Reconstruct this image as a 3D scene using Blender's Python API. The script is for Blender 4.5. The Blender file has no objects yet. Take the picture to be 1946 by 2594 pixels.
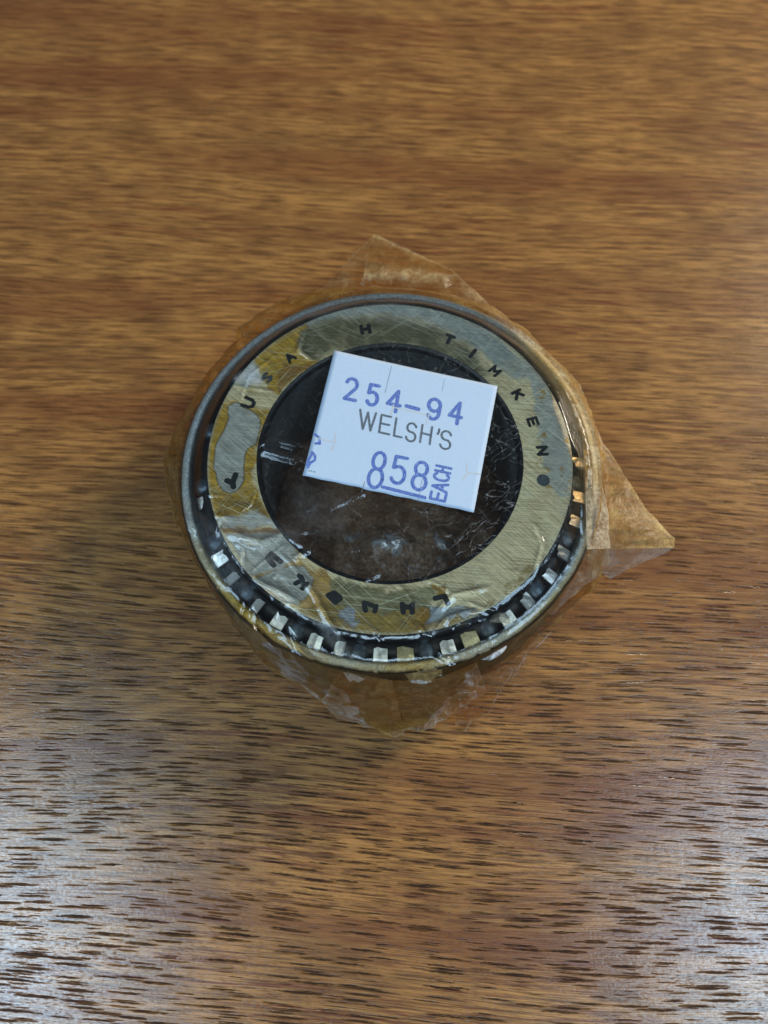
import bpy, bmesh, math, random
import numpy as np
from mathutils import Vector, Matrix, noise as mn
random.seed(7); rng = np.random.default_rng(7)
MM = 0.001
R = math.radians
scene = bpy.context.scene
C = scene.collection

# ------------------------------------------------------------------ camera
TILT = R(22.24); CAMP = np.array([-1.06, -68.24, 166.0]); FPX = 2229.0
cam_d = bpy.data.cameras.new('camera'); cam = bpy.data.objects.new('camera', cam_d); C.objects.link(cam)
cam.location = Vector(CAMP * MM); cam.rotation_euler = (TILT, 0, 0)
cam_d.sensor_fit = 'VERTICAL'; cam_d.sensor_height = 24; cam_d.lens = 24 * FPX / 2594
cam_d.clip_start = 0.005; cam_d.clip_end = 20
cam_d.dof.use_dof = True; cam_d.dof.focus_distance = 0.149; cam_d.dof.aperture_fstop = 12.5
scene.camera = cam

# ------------------------------------------------------------------ world and lamps
w = bpy.data.worlds.new('World'); scene.world = w; w.use_nodes = True
w.node_tree.nodes['Background'].inputs[0].default_value = (0.80, 0.88, 1.0, 1)
w.node_tree.nodes['Background'].inputs[1].default_value = 0.07
scene.view_settings.view_transform = 'Standard'; scene.view_settings.look = 'None'
scene.view_settings.exposure = 0.0; scene.view_settings.gamma = 1
def area(name, loc, size, power, col, target=(0, 0, 0), sy=None):
    l = bpy.data.lights.new(name, 'AREA'); o = bpy.data.objects.new(name, l); C.objects.link(o)
    l.shape = 'RECTANGLE'; l.size = size * MM; l.size_y = (sy or size) * MM; l.energy = power; l.color = col
    o.location = Vector(loc) * MM
    o.rotation_euler = (Vector(target) - Vector(loc)).to_track_quat('-Z', 'Y').to_euler()
    return o
area('window_light', (-500, -190, 760), 330, 3.5, (0.54, 0.79, 1.0), (-60, -60, 0), 480)
area('window_light', (530, -180, 760), 330, 3.5, (0.54, 0.79, 1.0), (60, -60, 0), 480)
area('window_light', (-20, -640, 740), 420, 3.4, (0.58, 0.82, 1.0), (0, -20, 0), 300)
area('ceiling_light', (780, 560, 500), 320, 13.5, (1.0, 0.86, 0.66), (0, 60, 0))

scene.cycles.max_bounces = 10; scene.cycles.transparent_max_bounces = 24
scene.cycles.diffuse_bounces = 3; scene.cycles.glossy_bounces = 4; scene.cycles.transmission_bounces = 4
scene.cycles.caustics_reflective = False; scene.cycles.caustics_refractive = False
scene.cycles.use_denoising = True

# ------------------------------------------------------------------ calibration helpers (photo pixel on a level plane of height z)
_s, _c = math.sin(TILT), math.cos(TILT)
FW = np.array([0, _s, -_c]); UP = np.array([0, _c, _s]); RT = np.array([1.0, 0, 0])
def at(px, py, z):
    d = FW + RT * (px - 973) / FPX - UP * (py - 1297) / FPX
    t = (z - CAMP[2]) / d[2]
    p = CAMP + d * t
    return np.array([p[0], p[1], z])
def topx(P):
    Q = np.asarray(P) - CAMP
    z = Q @ FW
    return 973 + FPX * (Q @ RT) / z, 1297 - FPX * (Q @ UP) / z
def zz(k, x, y):                      # coordinates read off enlarged views of the photo
    ox, oy, s = {1: (400, 560, 2.765), 2: (950, 560, 2.765), 3: (380, 1100, 2.765), 4: (900, 1100, 2.765),
                 5: (740, 860, 2.9625), 6: (600, 1450, 2.37), 7: (1200, 1000, 2.765), 11: (355, 557, 1.191), 8: (660, 560, 2.765),
                 9: (1050, 1480, 4.1475), 10: (1350, 900, 3.352), 0: (0, 0, 1)}[k]
    return ox + x / s, oy + y / s

# ------------------------------------------------------------------ object helpers
def tag(o, label=None, cat=None, group=None, kind=None):
    for k, v in (('label', label), ('category', cat), ('group', group), ('kind', kind)):
        if v: o[k] = v
    return o
def mesh(name, verts, faces, smooth=True):
    me = bpy.data.meshes.new(name)
    me.from_pydata([tuple(map(float, v)) for v in np.asarray(verts, dtype=float) * MM], [], [tuple(f) for f in faces])
    if smooth: me.polygons.foreach_set('use_smooth', [True] * len(me.polygons))
    me.update(); return me
def link(name, me, mat, parent=None):
    o = bpy.data.objects.new(name, me); C.objects.link(o)
    if mat and not len(me.materials): me.materials.append(mat)
    o.parent = parent; return o
def obj(name, verts, faces, mat, parent=None, smooth=True):
    return link(name, mesh(name, verts, faces, smooth), mat, parent)
def attr(o, name, vals):
    a = o.data.attributes.new(name, 'FLOAT', 'POINT'); a.data.foreach_set('value', np.asarray(vals, dtype=np.float32))
def cattr(o, name, cols):
    a = o.data.attributes.new(name, 'FLOAT_COLOR', 'POINT')
    cc = np.ones((len(cols), 4), dtype=np.float32); cc[:, :3] = cols; a.data.foreach_set('color', cc.ravel())
def lathe(profile, n, close=False):
    V = []; F = []; m = len(profile)
    for i in range(n):
        a = 2 * math.pi * i / n
        for r, z in profile: V.append((r * math.cos(a), r * math.sin(a), z))
    for i in range(n):
        j = (i + 1) % n
        for k in range(m if close else m - 1):
            l = (k + 1) % m
            F.append((i * m + k, j * m + k, j * m + l, i * m + l))
    return V, F
# smooth periodic noise in numpy, cheap
class VN:
    def __init__(s, seed, n=64):
        s.g = np.random.default_rng(seed).random((n, n)); s.n = n
    def __call__(s, x, y):
        x = np.asarray(x, float); y = np.asarray(y, float)
        xi = np.floor(x).astype(int); yi = np.floor(y).astype(int); fx = x - xi; fy = y - yi
        fx = fx * fx * (3 - 2 * fx); fy = fy * fy * (3 - 2 * fy); n = s.n
        a = s.g[xi % n, yi % n]; b = s.g[(xi + 1) % n, yi % n]; c = s.g[xi % n, (yi + 1) % n]; d = s.g[(xi + 1) % n, (yi + 1) % n]
        return (a * (1 - fx) + b * fx) * (1 - fy) + (c * (1 - fx) + d * fx) * fy * 1.0
    def fbm(s, x, y, o=4):
        t = 0; a = .5
        for k in range(o):
            t = t + a * (s(x * 2 ** k + 17 * k, y * 2 ** k + 9 * k) - .5); a *= .5
        return t
N1, N2, N3, N4 = VN(1), VN(2), VN(3), VN(4)
def segdist(X, Y, pts):
    D = np.full(X.shape, 1e9); T = np.zeros(X.shape)
    n = len(pts) - 1
    for k in range(n):
        (ax, ay), (bx, by) = pts[k], pts[k + 1]
        dx, dy = bx - ax, by - ay; L = dx * dx + dy * dy + 1e-9
        t = np.clip(((X - ax) * dx + (Y - ay) * dy) / L, 0, 1)
        d = np.hypot(X - ax - t * dx, Y - ay - t * dy)
        m = d < D; D = np.where(m, d, D); T = np.where(m, (k + t) / n, T)
    return D, T
def polysd(X, Y, poly):
    D, _ = segdist(X, Y, list(poly) + [poly[0]])
    ins = np.zeros(X.shape, bool); n = len(poly)
    for k in range(n):
        (ax, ay), (bx, by) = poly[k], poly[(k + 1) % n]
        c = ((ay > Y) != (by > Y)) & (X < (bx - ax) * (Y - ay) / (by - ay + 1e-12) + ax)
        ins ^= c
    return np.where(ins, -D, D)
def sstep(x, a, b):
    t = np.clip((x - a) / (b - a), 0, 1); return t * t * (3 - 2 * t)

# ------------------------------------------------------------------ material helpers
class NT:
    def __init__(s, name):
        s.m = bpy.data.materials.new(name); s.m.use_nodes = True; s.t = s.m.node_tree; s.t.nodes.clear()
        s.out = s.t.nodes.new('ShaderNodeOutputMaterial')
        s.oc = s.t.nodes.new('ShaderNodeTexCoord').outputs['Object']
        s.pos = s.vm('SCALE', s.oc, scale=1000.0)
    def set(s, sock, v):
        if isinstance(v, bpy.types.NodeSocket): s.t.links.new(v, sock)
        elif v is not None:
            if hasattr(sock.default_value, '__len__') and not hasattr(v, '__len__'): v = (v,) * len(sock.default_value)
            if hasattr(v, '__len__') and len(v) == 3 and len(sock.default_value) == 4: v = (*v, 1)
            sock.default_value = v
    def n(s, typ, **kw):
        x = s.t.nodes.new(typ)
        for k, v in kw.items(): setattr(x, k, v)
        return x
    def vm(s, op, a, b=None, scale=None):
        x = s.n('ShaderNodeVectorMath', operation=op); s.set(x.inputs[0], a)
        if b is not None: s.set(x.inputs[1], b)
        if scale is not None: s.set(x.inputs['Scale'], scale)
        return x.outputs[0]
    def mt(s, op, a, b=None, c=None, clamp=False):
        x = s.n('ShaderNodeMath', operation=op, use_clamp=clamp); s.set(x.inputs[0], a)
        if b is not None: s.set(x.inputs[1], b)
        if c is not None: s.set(x.inputs[2], c)
        return x.outputs[0]
    def noise(s, vec, scale=1.0, detail=3, rough=.5, dist=0.0, dim='3D', col=False):
        x = s.n('ShaderNodeTexNoise', noise_dimensions=dim); s.set(x.inputs['Vector'], vec)
        x.inputs['Scale'].default_value = scale; x.inputs['Detail'].default_value = detail
        x.inputs['Roughness'].default_value = rough; x.inputs['Distortion'].default_value = dist
        return x.outputs['Color' if col else 'Fac']
    def vor(s, vec, scale=1.0, feature='F1', out='Distance', rnd=1.0, dim='3D'):
        x = s.n('ShaderNodeTexVoronoi', feature=feature, voronoi_dimensions=dim); s.set(x.inputs['Vector'], vec)
        x.inputs['Scale'].default_value = scale; x.inputs['Randomness'].default_value = rnd
        return x.outputs[out]
    def map(s, v, a, b, c=0.0, d=1.0, smooth=True):
        x = s.n('ShaderNodeMapRange', interpolation_type='SMOOTHSTEP' if smooth else 'LINEAR'); s.set(x.inputs[0], v)
        for k, q in zip((1, 2, 3, 4), (a, b, c, d)): s.set(x.inputs[k], q)
        return x.outputs[0]
    def mix(s, f, a, b, blend='MIX'):
        x = s.n('ShaderNodeMix', data_type='RGBA', blend_type=blend); s.set(x.inputs[0], f)
        s.set(x.inputs[6], a); s.set(x.inputs[7], b); return x.outputs[2]
    def xform(s, v, scale=(1, 1, 1), rot=0.0, loc=(0, 0, 0)):
        x = s.n('ShaderNodeMapping'); s.set(x.inputs['Vector'], v); x.inputs['Scale'].default_value = scale
        x.inputs['Rotation'].default_value = (0, 0, rot); x.inputs['Location'].default_value = loc
        return x.outputs[0]
    def bump(s, h, strength=.5, dist=0.0002, nrm=None):
        x = s.n('ShaderNodeBump'); s.set(x.inputs['Height'], h); x.inputs['Strength'].default_value = strength
        x.inputs['Distance'].default_value = dist
        if nrm: s.set(x.inputs['Normal'], nrm)
        return x.outputs[0]
    def attr(s, name, col=False):
        x = s.n('ShaderNodeAttribute', attribute_name=name); return x.outputs['Color' if col else 'Fac']
    def pr(s, **kw):
        x = s.n('ShaderNodeBsdfPrincipled')
        for k, v in kw.items(): s.set(x.inputs[k.replace('_', ' ')], v)
        return x.outputs[0]
    def done(s, sh): s.t.links.new(sh, s.out.inputs['Surface']); return s.m
    def rot2(s, v, ang, sx, sy, loc=(0, 0, 0)):
        a = s.xform(v, rot=ang, loc=loc); return s.xform(a, scale=(sx, sy, 1))

# ------------------------------------------------------------------ materials
def wood_mat():
    t = NT('oak_veneer')
    p = t.pos
    warp = t.noise(t.xform(p, scale=(1 / 120, 1 / 45, 0)), detail=1)
    sep = t.n('ShaderNodeSeparateXYZ'); t.set(sep.inputs[0], p)
    x, y = sep.outputs[0], sep.outputs[1]
    y2 = t.mt('ADD', y, t.mt('MULTIPLY', t.mt('SUBTRACT', warp, .5), 9))
    y2 = t.mt('ADD', y2, t.mt('MULTIPLY', x, .06))
    cx = t.n('ShaderNodeCombineXYZ'); t.set(cx.inputs[0], x); t.set(cx.inputs[1], y2)
    q = cx.outputs[0]
    fib = t.noise(t.xform(q, scale=(.028, 3.4, 1)), detail=5, rough=.68)
    fib2 = t.noise(t.xform(q, scale=(.12, 1.1, 1), loc=(3, 9, 0)), detail=4, rough=.6)
    band = t.noise(t.xform(q, scale=(.006, .085, 1), loc=(1, 4, 0)), detail=3)
    blot = t.noise(t.xform(q, scale=(.045, .11, 1), loc=(8, 2, 0)), detail=3)
    light, dark, red = (0.335, 0.150, 0.040), (0.085, 0.029, 0.008), (0.11, 0.028, 0.006)
    col = t.mix(t.map(fib2, .36, .62), dark, light)
    col = t.mix(t.map(fib, .42, .66, 0.0, .7), col, (0.48, 0.24, 0.065))
    col = t.mix(t.map(blot, .42, .66, 0, .45), col, (0.11, 0.045, 0.014))
    col = t.mix(t.map(band, .46, .66, 0, .60), col, (0.15, 0.044, 0.012))
    fin = t.noise(t.xform(q, scale=(.09, 7.0, 1), loc=(4, 4, 0)), detail=4, rough=.7)
    col = t.mix(t.map(fin, .48, .68, 0, .75), col, (0.085, 0.030, 0.008))
    col = t.mix(t.map(fin, .46, .30, 0, .35), col, (0.52, 0.29, 0.10))
    # long red-brown growth lines
    ln = t.noise(t.xform(q, scale=(.010, .42, 1), loc=(5, 1, 0)), detail=4, rough=.55)
    lm = t.map(t.mt('ABSOLUTE', t.mt('SUBTRACT', ln, .5)), 0.0, .022, 1, 0)
    lm = t.mt('MULTIPLY', lm, t.map(t.noise(t.xform(q, scale=(.02, .05, 1), loc=(2, 2, 0)), detail=1), .42, .6))
    col = t.mix(t.mt('MULTIPLY', lm, .9), col, (0.13, 0.032, 0.010))
    # pores: short dark dashes along the grain
    jit = t.noise(t.xform(p, scale=(.9, 2.6, 1)), detail=3, col=True)
    def pores(sx, sy, loc, thr, rad, gate):
        v = t.xform(q, scale=(sx, sy, 1), loc=loc)
        v = t.vm('ADD', v, t.vm('MULTIPLY', t.vm('SUBTRACT', jit, (.5, .5, .5)), (.38, .38, 0)))
        d = t.vor(v, dim='2D'); cc = t.vor(v, dim='2D', out='Color')
        g = t.n('ShaderNodeSeparateColor'); t.set(g.inputs[0], cc)
        on = t.mt('GREATER_THAN', g.outputs[0], thr)
        rr = t.mt('MULTIPLY_ADD', g.outputs[1], rad * .5, rad * .6)
        m = t.map(t.mt('DIVIDE', d, rr), .45, 1.15, 1, 0)
        m = t.mt('MULTIPLY', m, on); m = t.mt('MULTIPLY', m, t.map(y, -50, 60, 1.0, .42))
        dens = t.map(t.noise(t.xform(q, scale=(.03, .10, 1), loc=loc), detail=2), gate, gate + .14, .12, 1)
        return t.mt('MULTIPLY', m, dens)
    p1 = pores(.085, 1.28, (0, 0, 0), .30, .36, .30)
    p2 = pores(.12, 1.75, (40, 7, 0), .40, .31, .34)
    p3 = pores(.55, 3.2, (90, 3, 0), .30, .30, .40)
    pm = t.mt('MAXIMUM', p1, t.mt('MULTIPLY', p2, .85)); pm = t.mt('MAXIMUM', pm, t.mt('MULTIPLY', p3, .4))
    streak = t.map(t.noise(t.xform(q, scale=(.5, 9, 1)), detail=2), .3, .55, .45, 1)
    pm = t.mt('MULTIPLY', pm, streak)
    col = t.mix(t.mt('MULTIPLY', pm, .93, clamp=True), col, (0.014, 0.010, 0.009))
    # surface relief
    fine = t.noise(t.xform(p, scale=(1.3, 3.0, 1)), detail=4, rough=.7)
    orange = t.noise(t.xform(p, scale=(2.6, 1.3, 1), loc=(5, 5, 0)), detail=2)
    h = t.mt('MULTIPLY_ADD', pm, -.6, t.mt('MULTIPLY', fib, .5))
    h = t.mt('ADD', h, t.mt('MULTIPLY', fine, .6)); h = t.mt('ADD', h, t.mt('MULTIPLY', orange, .30))
    nrm = t.bump(h, .34, .00009)
    rg = t.map(fine, .3, .7, .26, .40)
    rg = t.mt('ADD', rg, t.mt('MULTIPLY', pm, .25))
    return t.done(t.pr(Base_Color=col, Roughness=rg, Normal=nrm, Specular_IOR_Level=t.map(pm, .05, .6, .2, .04), Coat_Weight=t.mt('MULTIPLY', t.map(pm, .05, .6, 1.0, .03), t.mt('MULTIPLY', t.map(fine, .36, .60, .40, 1.0), t.map(fin, .40, .64, 1.0, .5))), Coat_IOR=2.3, Coat_Roughness=.20, Coat_Normal=nrm))

def face_mat():
    t = NT('oily_ground_steel')
    col = t.attr('stain', True)
    p = t.pos
    # turning marks: fine concentric brushing plus long straight scratches in several directions
    dirs = [(0.12, 1), (0.45, 2), (0.78, 3), (-0.35, 4), (-0.62, 5), (2.2, 6)]
    sc = None
    for a, k in dirs:
        v = t.rot2(p, a, .028, 3.2 + .4 * k, (k * 13.1, k * 7.7, 0))
        nz = t.noise(v, detail=2.5, rough=.7)
        m = t.map(nz, .61, .67)
        m = t.mt('MULTIPLY', m, t.map(t.noise(t.xform(p, scale=(.09, .09, 1), loc=(k * 5, k * 3, 0)), detail=1), .42, .58))
        sc = m if sc is None else t.mt('MAXIMUM', sc, m)
    br = t.noise(t.rot2(p, .1, .10, 6.5), detail=3, rough=.7)
    br2 = t.noise(t.rot2(p, .75, .12, 5.0, (9, 9, 0)), detail=3, rough=.7)
    brm = t.mix(.5, br, br2)
    mott = t.noise(p, scale=.8, detail=5, rough=.7)
    c = t.mix(t.map(brm, .38, .62, 0, 1), t.mix(1, col, (.54, .51, .45), 'MULTIPLY'), t.mix(1, col, (1.6, 1.57, 1.5), 'MULTIPLY'))
    c = t.mix(t.map(mott, .35, .7, 0, .35), c, t.mix(1, col, (.55, .5, .42), 'MULTIPLY'))
    c = t.mix(t.mt('MULTIPLY', sc, .9), c, (1.0, .95, .68))
    h = t.mt('ADD', t.mt('MULTIPLY', brm, .5), t.mt('MULTIPLY', sc, -.5))
    h = t.mt('ADD', h, t.mt('MULTIPLY', t.attr('relief'), 1.6))
    return t.done(t.pr(Base_Color=c, Metallic=.12, Roughness=t.map(mott, .3, .7, .32, .48), Normal=t.bump(h, .5, .00006), Specular_IOR_Level=.6))
def steel(name, colr, rough=.35, metal=.9, grain=.5, gscale=6):
    t = NT(name); g = t.noise(t.pos, scale=gscale, detail=3, rough=.7)
    oi = t.n('ShaderNodeObjectInfo').outputs['Random']
    c = t.mix(t.map(g, .3, .7, 0, grain), colr, tuple(v * .35 for v in colr))
    c = t.mix(t.map(oi, 0, 1, 0, .32, False), c, tuple(v * .25 for v in colr))
    return t.done(t.pr(Base_Color=c, Metallic=metal, Roughness=rough, Normal=t.bump(g, .5, .00008)))
def stained(name, metal=.4, rough=.42):
    t = NT(name); col = t.attr('stain', True)
    g = t.noise(t.pos, scale=4.5, detail=4, rough=.75)
    c = t.mix(t.map(g, .35, .65, 0, .85), t.mix(1, col, (1.5, 1.5, 1.5), 'MULTIPLY'), t.mix(1, col, (.45, .45, .45), 'MULTIPLY'))
    return t.done(t.pr(Base_Color=c, Metallic=metal, Roughness=rough, Normal=t.bump(g, .8, .00015)))
def film_mat(name, creases=0.0, bump=.5, bscale=.8, gloss=1.35, grough=.11, rmax=.42, warm=(.72, .50, .15)):
    t = NT(name); p = t.pos
    hz = t.attr('haze'); am = t.attr('amber')
    n1 = t.noise(p, scale=.35, detail=5, rough=.65, dist=.6)
    n2 = t.noise(p, scale=1.6, detail=4, rough=.7)
    tint = t.mix(am, (.97, .97, .955), (.82, .62, .32))
    tint = t.mix(t.map(n1, .3, .7, 0, .55), tint, t.mix(am, (.92, .90, .84), (.76, .58, .32)))
    hazec = t.mix(am, (.72, .76, .80), warm)
    hz2 = t.mt('MULTIPLY', hz, t.map(n1, .25, .75, .35, 1.6), clamp=True)
    hz2 = t.mt('MULTIPLY', hz2, t.map(n2, .3, .7, .5, 1.5), clamp=True)
    if creases > 0:
        e = None
        for k, (an, sx, sy, th) in enumerate([(.2, .14, .30, .0065), (.9, .13, .34, .007), (-.6, .15, .36, .007), (1.6, .17, .4, .007), (2.4, .12, .45, .007)]):
            nz = t.noise(t.rot2(p, an, sx, sy, (k * 17.0, k * 5.0, 0)), detail=.9, rough=.5, dist=.25)
            li = t.map(t.mt('ABSOLUTE', t.mt('SUBTRACT', nz, .5)), 0, th, 1, 0)
            li = t.mt('MULTIPLY', li, t.map(t.noise(t.xform(p, scale=(.35, .35, 1), loc=(k * 9, 3, 0)), detail=2), .42, .58))
            e = li if e is None else t.mt('MAXIMUM', e, li)
        e = t.mt('MULTIPLY', e, t.attr('craze'))
        e = t.mt('MULTIPLY', e, t.map(n2, .35, .65, .15, 1))
        hz2 = t.mt('MAXIMUM', hz2, t.mt('MULTIPLY', e, creases))
    dif = t.n('ShaderNodeBsdfDiffuse'); t.set(dif.inputs[0], hazec)
    trl = t.n('ShaderNodeBsdfTranslucent'); t.set(trl.inputs[0], hazec)
    dm = t.n('ShaderNodeMixShader'); dm.inputs[0].default_value = .4; t.t.links.new(dif.outputs[0], dm.inputs[1]); t.t.links.new(trl.outputs[0], dm.inputs[2])
    tr = t.n('ShaderNodeBsdfTransparent'); t.set(tr.inputs[0], tint)
    m1 = t.n('ShaderNodeMixShader'); t.set(m1.inputs[0], hz2); t.t.links.new(tr.outputs[0], m1.inputs[1]); t.t.links.new(dm.outputs[0], m1.inputs[2])
    hh = t.noise(p, scale=bscale, detail=4, rough=.6, dist=.8)
    nrm = t.bump(hh, bump, .0006)
    gl = t.n('ShaderNodeBsdfGlossy'); t.set(gl.inputs['Roughness'], t.map(hz, 0, .35, grough, rmax)); gl.inputs[0].default_value = (.95, .97, 1, 1); t.set(gl.inputs['Normal'], nrm)
    fr = t.n('ShaderNodeFresnel'); fr.inputs[0].default_value = 1.5; t.set(fr.inputs['Normal'], nrm)
    m2 = t.n('ShaderNodeMixShader'); t.set(m2.inputs[0], t.mt('MULTIPLY', fr.outputs[0], t.map(am, .1, .8, gloss, min(gloss, .35)), clamp=True)); t.t.links.new(m1.outputs[0], m2.inputs[1]); t.t.links.new(gl.outputs[0], m2.inputs[2])
    return t.done(m2.outputs[0])
def paper_mat():
    t = NT('label_paper'); f = t.noise(t.pos, scale=2.2, detail=5, rough=.75)
    sp = t.map(t.vor(t.pos, scale=.55), .0, .07, 1, 0)
    sp = t.mt('MULTIPLY', sp, t.map(t.noise(t.pos, scale=.3, detail=0), .55, .6))
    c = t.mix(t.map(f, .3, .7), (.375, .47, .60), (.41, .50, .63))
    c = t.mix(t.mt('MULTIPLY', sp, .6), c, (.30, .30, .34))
    return t.done(t.pr(Base_Color=c, Roughness=.75, Normal=t.bump(f, .25, .00005)))
def ink_mat(name, colr, lo=.36, hi=.56, amt=.75, pale=(.42, .55, .80)):
    t = NT(name); f = t.noise(t.pos, scale=4.5, detail=4, rough=.8)
    c = t.mix(t.map(f, .38, .52, 0, .92), pale, colr)
    return t.done(t.pr(Base_Color=c, Roughness=.7))
def plain(name, colr, rough=.6, spec=.4):
    t = NT(name); g = t.noise(t.pos, scale=3.5, detail=3, rough=.7)
    c = t.mix(t.map(g, .35, .7, 0, .6), colr, tuple(min(1, v * 2.2 + .01) for v in colr))
    return t.done(t.pr(Base_Color=c, Roughness=rough, Specular_IOR_Level=spec, Normal=t.bump(g, .5, .0001)))

M = dict(wood=wood_mat(), face=face_mat(), lip=stained('stained_steel'),
         blackened=plain('black_oxide_steel', (.006, .008, .011), .30, .45),
         borewall=steel('bore_steel', (.20, .25, .29), .45, .4, .7, .35),
         grease=plain('dark_grease', (.006, .006, .007), .42, .35),
         roller=steel('roller_steel', (.13, .17, .22), .38, .5, .7, 1.6),
         bright=steel('bright_steel', (1.0, 1.0, 1.0), .36, .55, .3, 2.2),
         goldish=steel('oily_bright_steel', (.80, .70, .42), .4, .35, .55, 2.2),
         stamp=plain('stamped_black', (.012, .014, .016), .5, .4),
         stamp_worn=plain('stamped_grey', (.07, .08, .085), .5, .4),
         film=film_mat('clear_film', .42, .09, .6, 1.6, .12), skirt=film_mat('amber_film', 0, .8, .30, .35, .13), crumple=film_mat('crumpled_film', 0, .16, .5, 4.5, .17, .22, (.80, .46, .24)), tail=film_mat('loose_film', 0, .6, .45, .38, .14), side=film_mat('side_wrap_film', 0, .8, .30, .16, .18),
         paper=paper_mat(), blue=ink_mat('blue_ink', (.022, .065, .30), pale=(.22, .31, .56)), grey=ink_mat('grey_ink', (.045, .06, .08), pale=(.17, .21, .26)),
         tear=ink_mat('tear_line', (.42, .40, .38), pale=(.52, .55, .58)))

# ------------------------------------------------------------------ table top (the setting)
def build_table():
    X, Y, T = 620, 420, 22
    n = 24; V = []; F = []
    bm = bmesh.new(); bmesh.ops.create_cube(bm, size=1)
    for v in bm.verts: v.co = Vector((v.co.x * 2 * X, v.co.y * 2 * Y + 60, v.co.z * T - T / 2)) * MM
    bmesh.ops.bevel(bm, geom=bm.edges[:], offset=2.5 * MM, segments=3, affect='EDGES')
    me = bpy.data.meshes.new('table_top'); bm.to_mesh(me); bm.free()
    o = link('table_top', me, M['wood']); tag(o, kind='structure')
build_table()

# ------------------------------------------------------------------ bearing
ZF, ZL = 25.0, 21.65            # cone face, cup lip
RF, RB, RC = 32.35, 23.7, 38.0
bearing = bpy.data.objects.new('roller_bearing', None); C.objects.link(bearing)
tag(bearing, 'tapered roller bearing with yellow stained steel face inside the plastic wrap', 'bearing')

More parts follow.
